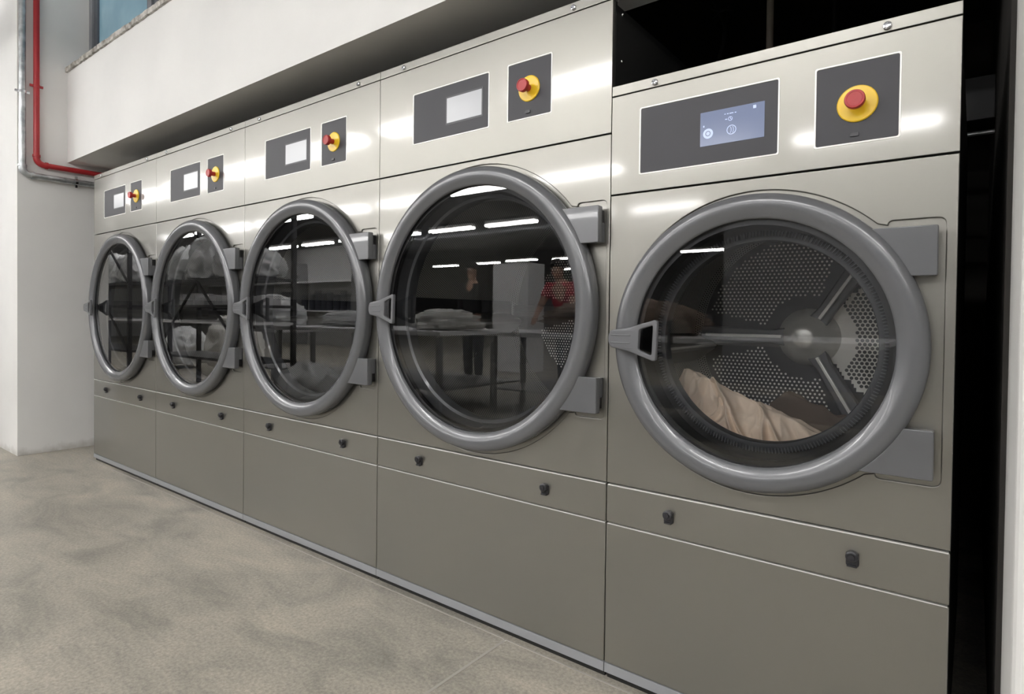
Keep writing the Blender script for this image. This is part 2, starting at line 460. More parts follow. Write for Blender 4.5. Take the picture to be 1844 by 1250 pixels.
# window band above the sill
struct(box('wall_back_upper', M_white, None, XW, 0.86, 0.17, 0.42, 3.9, 4.4))
wz0, wz1 = 2.768, 3.9
wf = struct(empty('window_1', (XW, 0.13, wz0)))
def win():
    bm = bmesh.new()
    L = 5.28
    add_box(bm, 0.0, L, 0.0, 0.05, 0.0, 0.045, 0.002); add_box(bm, 0.0, L, 0.0, 0.05, wz1 - wz0 - 0.045, wz1 - wz0, 0.002)
    for xx in (0.0, 1.03, 2.06, 3.09, 4.12, 5.235):
        add_box(bm, xx, xx + 0.055, -0.004, 0.05, 0.0, wz1 - wz0, 0.002)
    finish(bm, 'window_frame', M_gframe, wf)
    for k in range(5):
        x0 = 0.055 + 1.03 * k; x1 = x0 + (0.975 if k < 4 else 1.06)
        bm = bmesh.new()
        for a in ((x0, x0 + .062, .045, wz1 - wz0 - .045), (x1 - .05, x1, .045, wz1 - wz0 - .045), (x0, x1, .045, .085), (x0, x1, wz1 - wz0 - .085, wz1 - wz0 - .045)):
            add_box(bm, a[0], a[1], 0.012, 0.045, a[2], a[3], 0.002)
        s = finish(bm, 'sash', M_frame, wf)
        box('pane', M_pane, s, x0 + .05, x1 - .04, 0.026, 0.032, .075, wz1 - wz0 - .075)
win()
# right-hand wall beside the last dryer
bm = bmesh.new(); add_box(bm, 0.862, 11.3, -0.298, 3.2, 0, 4.4)
wr = finish(bm, 'wall_right', M_white)
bv = wr.modifiers.new('b', 'BEVEL'); bv.width = 0.018; bv.segments = 4
struct(wr)
# unlit recess behind the dryers
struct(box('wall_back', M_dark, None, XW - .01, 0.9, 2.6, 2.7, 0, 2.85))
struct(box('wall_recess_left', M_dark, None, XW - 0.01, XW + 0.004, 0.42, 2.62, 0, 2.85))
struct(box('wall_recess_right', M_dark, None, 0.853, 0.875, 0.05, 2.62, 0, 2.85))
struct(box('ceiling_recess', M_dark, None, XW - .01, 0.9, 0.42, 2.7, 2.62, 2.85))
# main hall behind the camera
struct(box('ceiling', M_ceil, None, -26, 11.3, -24, 0.5, 4.3, 4.5))
struct(box('wall_far', M_farw, None, -26, 11.3, -24.2, -24, 0, 4.5))
struct(box('wall_side_left', M_backw, None, -26.2, -26, -24, 0, 0, 4.5))
struct(box('wall_side_right', M_white, None, 11.2, 11.4, -24, 0, 0, 4.5))
struct(box('wall_partition_left', M_backw, None, -26, -13.2, -10.2, -10, 0, 3.1))
struct(box('wall_partition_right', M_farw, None, -2.3, 11.3, -8.2, -8.0, 0, 3.2))
struct(box('wall_column', M_table, None, -6.2, -5.4, -7.6, -7.1, 0, 1.95))

# ---------------------------------------------------------------- dryers
def screen_ui(parent, x0, z0, y):
    """what the lit screen of the last dryer shows"""
    def ring(name, cx, cz, r, wd, m, dy=0.0):
        return plate(name, m, parent, [circ(x0 + cx, z0 + cz, r, 40), circ(x0 + cx, z0 + cz, r - wd, 40)], y - 0.0006 - dy, y + 0.0001)
    o = plate('round_icon', M_icon, parent, [circ(x0 + .020, z0 + .030, .0125, 40)], y - 0.0006, y + .0001)
    ring('round_icon', .020, .030, .0068, .0022, M_icon2, .0004)
    ring('clock_icon', .0745, .0575, .0052, .0011, M_icon)
    plate('clock_hand', M_icon, parent, [[(x0 + .0742, z0 + .0610), (x0 + .0752, z0 + .0610), (x0 + .0752, z0 + .0578), (x0 + .0778, z0 + .0562), (x0 + .0772, z0 + .0554), (x0 + .0742, z0 + .0572)]], y - .0006, y + .0001)
    ring('drum_icon', .0775, .030, .0115, .0016, M_icon)
    for k in range(3):
        cx, cz = x0 + .0735 + k * .0055, z0 + .030
        pts = [(cx + .004 * math.cos(a) , cz + .0085 * math.sin(a)) for a in [(-1 + 2 * i / 10) * 1.2 for i in range(11)]]
        pts += [(p[0] - .0011, p[1]) for p in reversed(pts)]
        plate('drum_icon', M_icon, parent, [pts], y - .0006, y + .0001)
    for k, wd in enumerate((.003, .004, .006, .003, .004)):
        xx = x0 + .060 + k * .0062
        plate('status_text', M_icon, parent, [[(xx, z0 + .0695), (xx + wd, z0 + .0695), (xx + wd, z0 + .0715), (xx, z0 + .0715)]], y - .0006, y + .0001)
    plate('status_text', M_icon, parent, [[(x0 + .062, z0 + .0565), (x0 + .067, z0 + .0565), (x0 + .067, z0 + .0585), (x0 + .062, z0 + .0585)]], y - .0006, y + .0001)
    plate('menu_icon', M_icon, parent, [rrect(x0 + .128, x0 + .135, z0 + .0715, z0 + .079, .001)], y - .0006, y + .0001)
    plate('menu_icon', M_icon, parent, [rrect(x0 + .0075, x0 + .0105, z0 + .047, z0 + .0515, .0005)], y - .0006, y + .0001)

def make_dryer(W, kb, kt, B, A, pan, line, top, cx, cz, R, openr, openy, sp, scr, st, dish, knobs, screws, hz, blue):
    """all coordinates are from the dryer's lower left front corner"""
    root = empty('tumble_dryer', (0, 0, 0))
    g = 0.0016
    gh = 0.0026
    Rin = R - 0.058
    # cabinet: sides, top, rear and a front frame with the drum opening
    bm = bmesh.new()
    D = 1.15
    add_box(bm, 0.002, 0.022, 0.022, D, kb + .01, top - 0.035); add_box(bm, W - 0.022, W - 0.002, 0.022, D, kb + .01, top - 0.035)
    add_box(bm, 0.002, W - 0.002, 0.022, D, top - 0.055, top - 0.035); add_box(bm, 0.002, W - 0.002, D - .02, D, kb + .01, top - 0.035)
    add_box(bm, 0.002, W - 0.002, 0.022, D, kb + 0.01, kb + .03)
    add_box(bm, 0.003, W - 0.003, 0.0155, 0.03, pan - .006, top - 0.005)
    add_box(bm, 0.003, W - 0.003, 0.0155, 0.03, kt, A + .006)
    add_box(bm, 0.004, W - 0.004, 0.012, D - .05, 0.0, kb + .012)          # recessed plinth
    body = finish(bm, 'cabinet', M_body, root)
    # rear side of the door panel (behind the recess)
    plate('front_frame', M_body, root, [[(0.003, A), (W - .003, A), (W - .003, pan), (.003, pan)], circ(cx, cz, Rin + .012)], 0.016, 0.03)
    # skins
    box('top_trim', M_panel, root, 0.0008, W - 0.0008, 0.0, 0.03, line + g, top, 0.0012)
    px0, px1, pz0, pz1 = sp; sx0, sx1, sz0, sz1 = st
    m = 0.002
    cp = plate('control_panel', M_panel, root, [[(g * .6, pan + gh), (W - g * .6, pan + gh), (W - g * .6, line - g), (g * .6, line - g)],
                                              rrect(px0 - m, px1 + m, pz0 - m, pz1 + m, .004), rrect(sx0 - m, sx1 + m, sz0 - m, sz1 + m, .004)], 0.0, 0.015, 0.001)
    # door panel pressed in around ring and hinges
    er = R + 0.012
    hx = W - (0.020 if blue else 0.012)
    zt, zb = hz[0] + 0.019, hz[3] - 0.018
    ha = math.asin((zt - cz) / er) - 0.02; hb = math.asin((cz - zb) / er) - 0.02
    lp = []
    nn = 90
    for i in range(nn + 1):
        a = ha + (2 * PI - ha - hb) * i / nn
        lp.append((cx + er * math.cos(a), cz + er * math.sin(a)))
    lp += roundpoly([(lp[-1][0] + .02, zb), (hx, zb), (hx, zt), (lp[0][0] + .02, zt)], [0.01, .016, .016, .01])
    plate('door_panel', M_panel, root, [[(g * .6, A + gh), (W - g * .6, A + gh), (W - g * .6, pan - gh * .5), (g * .6, pan - gh * .5)], lp], 0.0, 0.006, 0.0022, 3)
    lp2 = [(cx + (x_ - cx) * 1.006, cz + (z_ - cz) * 1.006) for x_, z_ in lp]
    plate('pressed_panel', M_panel, root, [[(.004, A + .008), (W - .004, A + .008), (W - .004, pan - .006), (.004, pan - .006)], circ(cx, cz, Rin + .01)], 0.0052, 0.015, 0.0005)
    box('fold_highlight', M_edge, root, .004, W - .004, 0.0002, 0.014, A - gh * .8 - .0022, A - gh * .8 + .0002)  # pale strip paints the overhead light caught on the folded panel top
    box('fold_highlight', M_edge, root, .004, W - .004, 0.0002, 0.014, B - g - .0016, B - g + .0002)  # same painted highlight along the lower panel
    lpn = box('lint_drawer', M_panel, root, g * .6, W - g * .6, 0.0, 0.02, B + g, A - gh * .8, 0.0038)
    box('lower_panel', M_panel, root, g * .6, W - g * .6, 0.0, 0.02, kt + .0005, B - g, 0.0038)
    box('kick_strip', M_alu, root, g * .6, W - g * .6, -0.001, 0.03, kb, kt - .0008, 0.001)
    # overlays
    ov = plate('display_overlay', M_plate, root, [rrect(px0, px1, pz0, pz1, .004)], 0.0008, 0.012, 0.0006)
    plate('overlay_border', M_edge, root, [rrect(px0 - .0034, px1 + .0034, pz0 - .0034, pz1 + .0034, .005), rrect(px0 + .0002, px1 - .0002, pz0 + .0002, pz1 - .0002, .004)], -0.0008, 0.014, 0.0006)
    s = plate('screen', M_scr5 if blue else M_scr, root, [rrect(*scr, .001)], -0.0004, 0.002, 0.0)
    if blue: screen_ui(s, scr[0], scr[2], -0.0004)
    else:
        plate('screen_surround', M_rear, s, [rrect(scr[0] - .006, scr[1] + .006, scr[2] - .006, scr[3] + .006, .002), rrect(*scr, .001)], 0.0, 0.002, 0.0)
    es = plate('stop_overlay', M_plate, root, [rrect(sx0, sx1, sz0, sz1, .004)], 0.0008, 0.012, 0.0006)
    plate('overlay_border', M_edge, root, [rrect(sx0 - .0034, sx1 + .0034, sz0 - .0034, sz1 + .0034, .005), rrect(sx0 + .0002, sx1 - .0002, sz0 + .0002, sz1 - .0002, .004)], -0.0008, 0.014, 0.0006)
    lathe('yellow_disc', M_yellow, es, [(0.0, -.0045), (0.020, -.0045), (.0375, -.0035), (.0395, -.0015), (.0395, .001)], *dish, n=48)
    lathe('stop_button', M_red, es, [(.0105, -.002), (.0105, -.018), (.0125, -.022), (.0195, -.027), (.0200, -.036), (.0188, -.040), (.0150, -.0405), (.0145, -.0395), (0.0, -.0395)], *dish, n=48)
    ux = dish[0] - .004; uz = sz0 + .016
    plate('service_port', M_latch, es, [rrect(ux - .0085, ux + .0085, uz - .0035, uz + .005, .0015)], -0.0022, 0.001, 0.0004)
    for x_ in screws:
        z_ = (top + line) / 2 - .001
        sc_ = lathe('cap_screw', M_chrome, root, [(.0, -.002), (.0035, -.002), (.0045, -.0065), (.0075, -.0055), (.0088, -.003), (.0088, .002)], x_, z_, n=24)
    for x_ in knobs:
        z_ = (A + B) / 2 + 0.006
        k = lathe('latch_knob', M_latch, lpn, [(0.0, -.019), (.006, -.0195), (.0068, -.017), (.0095, -.017), (.0122, -.015), (.0125, -.005), (.0105, .002)], x_, z_, n=28)
        plate('latch_tab', M_latch, k, [roundpoly([(x_ - .0125, z_ + .006), (x_ - .0125, z_ - .024), (x_ + .0125, z_ - .024), (x_ + .0125, z_ + .006)], [.002, .007, .007, .002])], -0.006, 0.001, 0.0012)
        box('latch_tab', M_latch, k, x_ - .010, x_ + .010, -.0115, -.005, z_ - .0235, z_ - .019, .0015)
    # door
    door = lathe('door_ring', M_ring, root, [(R, -.012), (R, -.030), (R - .0025, -.0375), (R - .009, -.0440), (R - .018, -.0475), (R - .030, -.0480), (R - .040, -.0455), (R - .0485, -.0405),
                                            (Rin + .004, -.0375), (Rin + .0005, -.0350), (Rin - .0012, -.0320), (Rin - .001, -.024), (Rin + .004, -.018), (Rin + .01, -.012)], cx, cz, 128, closed=True, ang=50)
    lathe('rear_flange', M_rear, door, [(R - .001, -.0125), (R - .001, -.001), (R - .012, 0.004), (Rin + .004, .004), (Rin + .004, -.010)], cx, cz, 128, closed=False)
    lathe('door_glass', M_glass, door, [(0.0, -.021), (Rin + .003, -.021)], cx, cz, 96)
    lathe('black_print', M_black, door, [(Rin - .014 if blue else Rin - .012, -.0195), (Rin + .003, -.0195), (Rin + .003, .002), (Rin - .005, .004)], cx, cz, 96)
    # handle: loop on two struts, ribbed grip at the left rim
    hx0 = cx - R + .001
    H = [(hx0 - .003, .008), (hx0 + .004, .0225), (hx0 + .016, .0245), (hx0 + .055, .030), (hx0 + .131, .0515), (hx0 + .1375, .048), (hx0 + .1345, -.0505), (hx0 + .127, -.054), (hx0 + .055, -.031), (hx0 + .016, -.0245), (hx0 + .004, -.0225), (hx0 - .003, -.008)]
    H = roundpoly([(a, cz + b) for a, b in H], [.006, .006, .006, .01, .004, .004, .004, .004, .01, .006, .006, .006], 4)
    hole = roundpoly([(hx0 + .087, cz + .0255), (hx0 + .1255, cz + .038), (hx0 + .1225, cz - .040), (hx0 + .084, cz - .0265)], .006, 4)
    hd = plate('handle', M_handle, door, [H, hole], -0.071, -0.058, 0.0028, 3)
    for v in hd.data.vertices:                       # the loop leans away from the glass towards the grip
        v.co.y -= max(0.0, (v.co.x - hx0 - .06)) * 0.06
    box('handle_mount', M_handle, hd, hx0 + .004, hx0 + .050, -.060, -.040, cz - .016, cz + .016, .003)
    for dz in (-.010, .010):
        box('grip_rib', M_handle, hd, hx0 + .006, hx0 + .062, -.0735, -.0695, cz + dz - .0015, cz + dz + .0015, .0012)
    # hinges
    hr = W - (0.031 if blue else 0.017)
    for k, (z1, z0) in enumerate(((hz[0], hz[1]), (hz[2], hz[3]))):
        Rh = R - .0035
        a1_, a0_ = math.asin((z1 - cz) / Rh), math.asin((z0 - cz) / Rh)
        P_ = [(hr, z0), (hr, z1)] + [(cx + Rh * math.cos(a1_ + (a0_ - a1_) * i / 14), cz + Rh * math.sin(a1_ + (a0_ - a1_) * i / 14)) for i in range(15)]
        hl = cx + Rh * math.cos(min(abs(a1_), abs(a0_))) 
        hb_ = plate('hinge_block', M_ring, door, [roundpoly(P_, [.004, .004] + [0] * 15)], -0.0375, -0.014, 0.002)
        if k == 0: a0, a1 = z0 + .002, z0 + .058
        else: a0, a1 = z1 - .058, z1 - .002
        box('hinge_leaf', M_ring, hb_, hl + .004, hr - .001, -0.016, 0.003, a0, a1, .0015)
        box('hinge_pin', M_black, hb_, hr - .026, hr - .004, -0.016, 0.003, min(z0, z1) + .012, max(z0, z1) - .010, .001)
    # inside: black throat, ribbed gasket, opening ring
    oy = openy
    lathe('throat', M_black, root, [(Rin + .004, .016), (Rin + .001, oy + .004), (openr + .022, oy + .006)], cx, cz, 96)
    if blue:
        gk = lathe('gasket', M_gasket, root, [(openr + .024, oy - .002), (openr + .010, oy - .006), (openr + .002, oy - .005), (openr, oy + .001), (openr + .001, oy + .03)], cx, cz, 128)
        bm = bmesh.new()
        nt_ = 220
        for i in range(nt_):
            a = 2 * PI * i / nt_
            b2 = Matrix.Translation((cx, 0, cz)) @ Matrix.Rotation(-a, 4, 'Y')
            for r0, r1 in ((openr + .0125, openr + .0255),):
                vs = [bm.verts.new(b2 @ Vector((rr, yy, zz))) for rr, yy, zz in ((r0, oy - .0065, -.0012), (r1, oy - .0035, -.0012), (r1, oy - .0035, .0012), (r0, oy - .0065, .0012), (r0, oy - .009, -.0008), (r1, oy - .0075, -.0008), (r1, oy - .0075, .0008), (r0, oy - .009, .0008))]
                for f in ((0, 1, 2, 3), (4, 5, 6, 7), (0, 1, 5, 4), (1, 2, 6, 5), (2, 3, 7, 6), (3, 0, 4, 7)): bm.faces.new([vs[q] for q in f])
        finish(bm, 'gasket_teeth', M_tooth, gk)
    else:
        lathe('gasket', M_ring, root, [(Rin - .012, .001), (Rin - .013, .006), (openr + .016, oy - .008), (openr + .013, oy - .012), (openr + .003, oy - .008), (openr, oy), (openr + .001, oy + .03)], cx, cz, 128)
    # drum
    dr = min(W / 2 - .02, R + .012); y0, y1 = oy + .012, oy + (.54 if blue else .78)
    bm = bmesh.new(); uvl = bm.loops.layers.uv.new('UVMap'); n = 96
    segs = [y0, y0 + .04, y1 - .03, y1]; rr = [openr + .006, dr, dr, dr - .02]
    rows = [[bm.verts.new((cx + rr[j] * math.cos(2 * PI * i / n), segs[j], cz + rr[j] * math.sin(2 * PI * i / n))) for i in range(n)] for j in range(4)]
    for j in range(3):
        for i in range(n):
            f = bm.faces.new((rows[j][i], rows[j][(i + 1) % n], rows[j + 1][(i + 1) % n], rows[j + 1][i]))
            for lp_, (ii, jj) in zip(f.loops, ((i, j), (i + 1, j), (i + 1, j + 1), (i, j + 1))):
                lp_[uvl].uv = (2 * PI * ii / n * dr, segs[jj])
    bmesh.ops.recalc_face_normals(bm, faces=bm.faces)
    drum = finish(bm, 'drum', M_wall_perf, root, angle=math.radians(40))
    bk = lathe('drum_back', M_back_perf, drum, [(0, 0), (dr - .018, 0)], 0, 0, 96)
    bk.location = (cx, y1, cz)
    # spider: domed hub with three spokes
    hbm = lathe('drum_hub', M_hub if blue else M_dkhub, drum, [(0, -.092), (.026, -.092), (.034, -.088), (.040, -.076), (.056, -.058), (.072, -.040), (.080, -.020), (.090, -.006), (.092, .0)], 0, 0, 64, ang=60)
    hbm.location = (cx, y1, cz)
    for a in (57, 180, -60):
        L = dr - .03
        P_ = [(0.055, -.030), (.10, -.022), (L, -.030), (L, .030), (.10, .022), (.055, .030)]
        sp_ = plate('drum_spoke', M_spoke if blue else M_dkhub, drum, [roundpoly(P_, .006)], -.045, -.004, .004)
        sp_.location = (cx, y1, cz); sp_.rotation_euler = (0, -math.radians(a), 0)
        rb = box('spoke_rib', M_hub if blue else M_dkhub, sp_, .07, L - .02, -.062, -.044, -.006, .004, .002)
    for a in (187, 318, 68):
        bm = bmesh.new()
        c0 = [(dr - .001, -.05), (dr - .001, .05), (dr - .075, .012), (dr - .08, 0), (dr - .075, -.012)]
        va = [bm.verts.new((p[0], y0 + .05, p[1])) for p in c0]; vb = [bm.verts.new((p[0], y1 - .05, p[1])) for p in c0]
        for i in range(5): bm.faces.new((va[i], va[(i + 1) % 5], vb[(i + 1) % 5], vb[i]))
        bm.faces.new(va); bm.faces.new(vb)
        lf = finish(bm, 'drum_lifter', M_steel, drum, angle=math.radians(40))
        box('lifter_edge', M_hub, lf, dr - .083, dr - .074, y0 + .05, y1 - .05, -.004, .004, .002) if blue else None; lf.location = (cx, 0, cz); lf.rotation_euler = (0, -math.radians(a), 0)
    return root

tall = make_dryer(0.9795, 0.019, 0.0465, 0.4422, 0.5523, 1.5288, 1.9009, 1.930, 0.489, 1.038, 0.460, 0.366, 0.045,
                  (.184, .532, 1.629, 1.803), (.347, .503, 1.674, 1.758), (.613, .775, 1.629, 1.803), (.694, 1.716), (.232, .773), (.130, .851), (1.327, 1.224, .849, .748), False)
tall.location = (-0.9795, 0, 0)
tag(tall, 'tall grey tumble dryer directly left of the shorter one, black recess over its right edge', 'tumble dryer', 'grey tumble dryers in the row')
for k, lb in ((4, 'leftmost tall grey tumble dryer, beside the white side wall and the pipes'),
              (3, 'second tall grey tumble dryer counted from the white side wall'),
              (2, 'third tall grey tumble dryer, the middle machine of the five')):
    c = copy_tree(tall); c.location = (-0.9795 * k, 0, 0); c['label'] = lb
short = make_dryer(0.7789, 0.019, 0.0465, 0.4422, 0.5523, 1.3555, 1.6281, 1.6564, 0.389, 0.961, 0.351, 0.250, 0.072,
                   (.088, .435, 1.406, 1.579), (.251, .405, 1.4505, 1.535), (.516, .674, 1.406, 1.579), (.597, 1.4885), (.185, .606), (.127, .650), (1.210, 1.109, .798, .698), True)
tag(short, 'shorter grey tumble dryer at the right end with blue lit screen and beige cloth inside', 'tumble dryer', 'grey tumble dryers in the row')

# ---------------------------------------------------------------- laundry in the last drum
def cloth(name, m, cx, cy, fn, nx=90, ny=60, th=0.006):
    bm = bmesh.new(); g = []
    for j in range(ny + 1):
        g.append([bm.verts.new(fn(i / nx, j / ny)) for i in range(nx + 1)])
    for j in range(ny):
        for i in range(nx): bm.faces.new((g[j][i], g[j][i + 1], g[j + 1][i + 1], g[j + 1][i]))
    o = finish(bm, name, m, None, smooth=True)
    s = o.modifiers.new('s', 'SOLIDIFY'); s.thickness = th; s.offset = -1
    return o
DR, DCX, DCZ = 0.362, 0.389, 0.961
def ridged(p):
    return 1 - abs(noise.noise(p)) * 2
def tent(x, w):
    return max(0.0, 1 - abs(x) / w)
def tan_fn(u, v):
    # u along the heap (left to right), v from the front hem over the crest to the back
    x = 0.085 + u * 0.43
    crest = 0.838 - 0.150 * u ** 1.15 + 0.016 * math.exp(-((u - 0.12) / 0.09) ** 2) - 0.07 * max(0, 0.08 - u) / 0.08
    y = 0.15 + v * 0.31
    front = max(0.0, 1 - v / 0.45)
    back = max(0.0, (v - 0.55) / 0.45)
    z = crest - 0.175 * front ** 1.1 - 0.12 * back ** 1.5
    k = min(1.0, front * 3 + .15)
    # creases fanning out over the face of the heap
    f = 0.0
    for u0, v0, sl, wd, am in ((.16, .30, .55, .030, .020), (.30, .22, .30, .022, .016), (.42, .30, -.55, .030, .024), (.55, .20, -.85, .026, .026), (.66, .25, -.25, .022, .020),
                               (.78, .22, -.9, .03, .020), (.88, .20, .2, .03, .012), (.05, .2, .3, .03, .012)):
        f += am * tent(u - u0 - sl * (v - v0), wd) * (0.5 + 0.5 * math.cos(PI * min(1, abs(v - v0) * 1.6)))
    f += 0.030 * ridged(Vector((u * 2.6 - v * 1.2, v * 2.4 + u, 1.7))) + 0.014 * ridged(Vector((u * 6.5 + v * 3.5, v * 4.0 - u * 2.0, 4.2)))
    f += 0.005 * ridged(Vector((u * 15 + v * 4, v * 9.0 - u * 4.0, 8.2)))
    y -= f * 0.9; z += f * 0.55
    z += 0.010 * tent(v - .22 - .25 * math.sin(u * 4), .05)
    x += 0.016 * noise.noise(Vector((u * 3.5, v * 5.0, 22.0)))
    y = max(y, 0.136)
    dx, dz = x - DCX, z - DCZ; r = math.hypot(dx, dz); lim = DR - 0.012
    if r > lim: x, z = DCX + dx * lim / r, DCZ + dz * lim / r
    return Vector((x, y, z))
tag(cloth('cloth', M_tan, 0, 0, tan_fn, 200, 130, .003), 'crumpled beige cloth lying in the drum of the shorter dryer', 'cloth')
def brn_fn(u, v):
    x = 0.30 + u * 0.26
    crest = 0.80 - 0.10 * u - .06 * max(0, .2 - u) / .2
    y = 0.488 + v * 0.06
    z = crest - 0.13 * max(0.0, 1 - v / 0.4) ** 1.3 - 0.09 * max(0.0, (v - .6) / .4) ** 1.5
    z += 0.016 * ridged(Vector((u * 3, v * 3, 31.7))) + 0.006 * noise.noise(Vector((u * 9, v * 8, 3)))
    dx, dz = x - DCX, z - DCZ; r = math.hypot(dx, dz); lim = DR - 0.014
    if r > lim: x, z = DCX + dx * lim / r, DCZ + dz * lim / r
    return Vector((x, y, z))
tag(cloth('cloth', M_brn, 0, 0, brn_fn, 60, 40), 'dark brown cloth behind the beige cloth in the shorter dryer', 'cloth')

# ---------------------------------------------------------------- pipes on the side wall
def bend(p0, p1, p2, r, n=8):
    p0, p1, p2 = Vector(p0), Vector(p1), Vector(p2); a = (p0 - p1).normalized(); b = (p2 - p1).normalized()
    q0, q1 = p1 + a * r, p1 + b * r
    c = p1 + (a + b) * r
    out = []
    for i in range(n + 1):
        t = i / n * PI / 2
        out.append(c - b * r * math.cos(t) - a * r * math.sin(t))
    return out
def pipe(name, m, x, y, z, r, ztop, label, clampz):
    root = empty(name, (x, y, z), label, 'pipe')
    bm = bmesh.new()
    add_tube(bm, [(0, 0, ztop - z), (0, 0, .045)], r); add_tube(bm, [(0, .05, 0), (0, 0.62 - y, 0)], r)
    finish(bm, 'pipe_run', m, root, angle=math.radians(50))
    bm = bmesh.new()
    b_ = bend((0, 0, 1), (0, 0, 0), (0, 1, 0), .045)
    add_tube(bm, [(0, 0, .062)] + b_ + [(0, .062, 0)], r * 1.10)
    add_tube(bm, [(0, 0, .050), (0, 0, .066)], r * 1.28); add_tube(bm, [(0, .050, 0), (0, .066, 0)], r * 1.28)
    finish(bm, 'elbow', m, root, angle=math.radians(50))
    for kind, q in clampz:
        bm = bmesh.new()
        if kind == 'v':
            add_tube(bm, [(0, 0, q - z - .008), (0, 0, q - z + .008)], r * 1.16, 24)
            add_box(bm, -.008, .004, -r - .020, r + .020, q - z - .008, q - z + .008, .001)
            add_box(bm, XW - x + .001, -r * .5, -.005, .005, q - z - .005, q - z + .005)
        else:
            add_tube(bm, [(0, q - y - .008, 0), (0, q - y + .008, 0)], r * 1.16, 24)
            add_box(bm, -.008, .004, q - y - .008, q - y + .008, -r - .020, r + .020, .001)
            add_box(bm, XW - x + .001, -r * .5, q - y - .005, q - y + .005, -.005, .005)
        finish(bm, 'pipe_clamp', m if name == 'red_pipe' else M_chrome, root, angle=math.radians(40))
    return root
pipe('red_pipe', M_redpipe, -4.385, -0.200, 2.034, .0185, 4.3, 'red painted pipe running down the side wall and behind the dryers', [('v', 2.575)])
pipe('grey_pipe', M_galv, -4.385, -0.279, 1.951, .0205, 4.3, 'galvanised grey pipe left of and below the red pipe', [('v', 2.515), ('h', .035)])

# ---------------------------------------------------------------- in the dark recess
o = tube('hanging_pipe', mat('pale_pipe', (0.75, 0.68, 0.58), 0.6), None, [(.098, 1.2, 2.63), (.098, 1.2, 1.6), (.098, 1.2, .6)], .014)
tag(o, 'pale vertical pipe in the dark recess above the shorter dryer', 'pipe')
M_cable = mat('black_cable', (0.012, 0.012, 0.012), 0.5)
pts = [(-.19, 1.19, 2.63), (-.17, 1.19, 2.50), (-.12, 1.19, 2.40), (-.085, 1.19, 2.31), (-.09, 1.19, 2.24), (-.115, 1.19, 2.15), (-.13, 1.19, 1.95), (-.13, 1.19, 1.3)]
bm = bmesh.new(); add_tube(bm, pts, .011, 10)
add_tube(bm, [(-.15, 1.185, 2.40), (-.10, 1.18, 2.37), (-.06, 1.185, 2.385)], .006, 8); add_tube(bm, [(-.14, 1.185, 2.35), (-.10, 1.18, 2.38), (-.05, 1.185, 2.36)], .006, 8)
tag(finish(bm, 'cable', M_cable, None, smooth=True), 'thick black cable tied in a knot, hanging left of the pale pipe', 'cable')
tag(tube('cable', M_cable, None, [(.34, 1.15, 2.63), (.35, 1.15, 2.3), (.352, 1.15, 1.9), (.35, 1.15, 1.3)], .008, 8), 'thin black cable hanging right of the pale pipe in the recess', 'cable')
tag(tube('gas_pipe', M_galv, None, [(-.05, 1.30, 1.706), (.851, 1.30, 1.706)], .008, 10), 'thin horizontal pipe seen in the gap beside the shorter dryer', 'pipe')
tag(box('duct', M_darkg, None, .70, .852, 1.35, 1.6, 1.77, 1.93, .004), 'dark grey duct behind the gap at the right of the shorter dryer', 'duct')
for z_ in (1.879, 1.747):
    r_ = lathe('rivet', M_chrome, None, [(0, -.002), (.004, -.001), (.005, .001)], 0, 0, 12)
    r_.rotation_euler = (0, 0, PI / 2); r_.location = (-.0795 * 0 + 0.9795 - .0005, .058, z_); r_.parent = tall

# ---------------------------------------------------------------- hall behind the camera (seen in the doors)
bt = empty('ceiling_light', (0, 0, 3.0), 'white fluorescent batten on two wires, mirrored in the dryer doors', 'ceiling light', 'fluorescent battens of the hall')
box('housing', M_tubeh, bt, 0, 1.34, -.075, .075, .02, .075, .004)
bm = bmesh.new(); add_tube(bm, [(.01, -.055, -.02), (1.33, -.055, -.02)], .033, 10); add_tube(bm, [(.01, .055, -.02), (1.33, .055, -.02)], .033, 10)
finish(bm, 'tubes', M_tube, bt, smooth=True)
bm = bmesh.new(); add_tube(bm, [(.15, 0, .07), (.15, 0, 1.3)], .003, 6); add_tube(bm, [(1.19, 0, .07), (1.19, 0, 1.3)], .003, 6)
finish(bm, 'suspension_wires', M_leg, bt)
spots = []
for yy in (-2.85, -5.72, -8.75):
    for k in range(-2 if yy > -4 else -5, 11 if yy > -7 else 7):
        spots.append((-7.75 + 1.735 * k, yy))
for xx, yy in ((-16.9, -16.3), (-14.6, -16.1), (-12.7, -15.8), (-10.8, -16.0), (-15.8, -20), (-13.0, -20), (-3, -13), (0, -13), (-6.2, -16), (-1.5, -5.72 - 13)):
    spots.append((xx, yy))
first = True
for xx, yy in spots:
    if xx > 9.6: continue
    c = bt if first else copy_tree(bt)
    first = False
    c.location = (xx, yy, 3.0)

dt = empty('ventilation_duct', (-24, -10.6, 3.15), 'round grey duct under the ceiling, mirrored in the door glass', 'duct')
bm = bmesh.new(); add_tube(bm, [(0, 0, 0), (28, 0, 0)], .36, 32)
finish(bm, 'duct_run', M_duct, dt, angle=math.radians(40))
bm = bmesh.new()
for k in range(24):
    add_tube(bm, [(k * 1.2 + .3, 0, 0), (k * 1.2 + .33, 0, 0)], .375, 32)
finish(bm, 'duct_seam', M_leg, dt)
bm = bmesh.new()
for k in range(9): add_tube(bm, [(k * 3 + 1, 0, .36), (k * 3 + 1, 0, 1.15)], .005, 6)
finish(bm, 'suspension_wires', M_leg, dt)

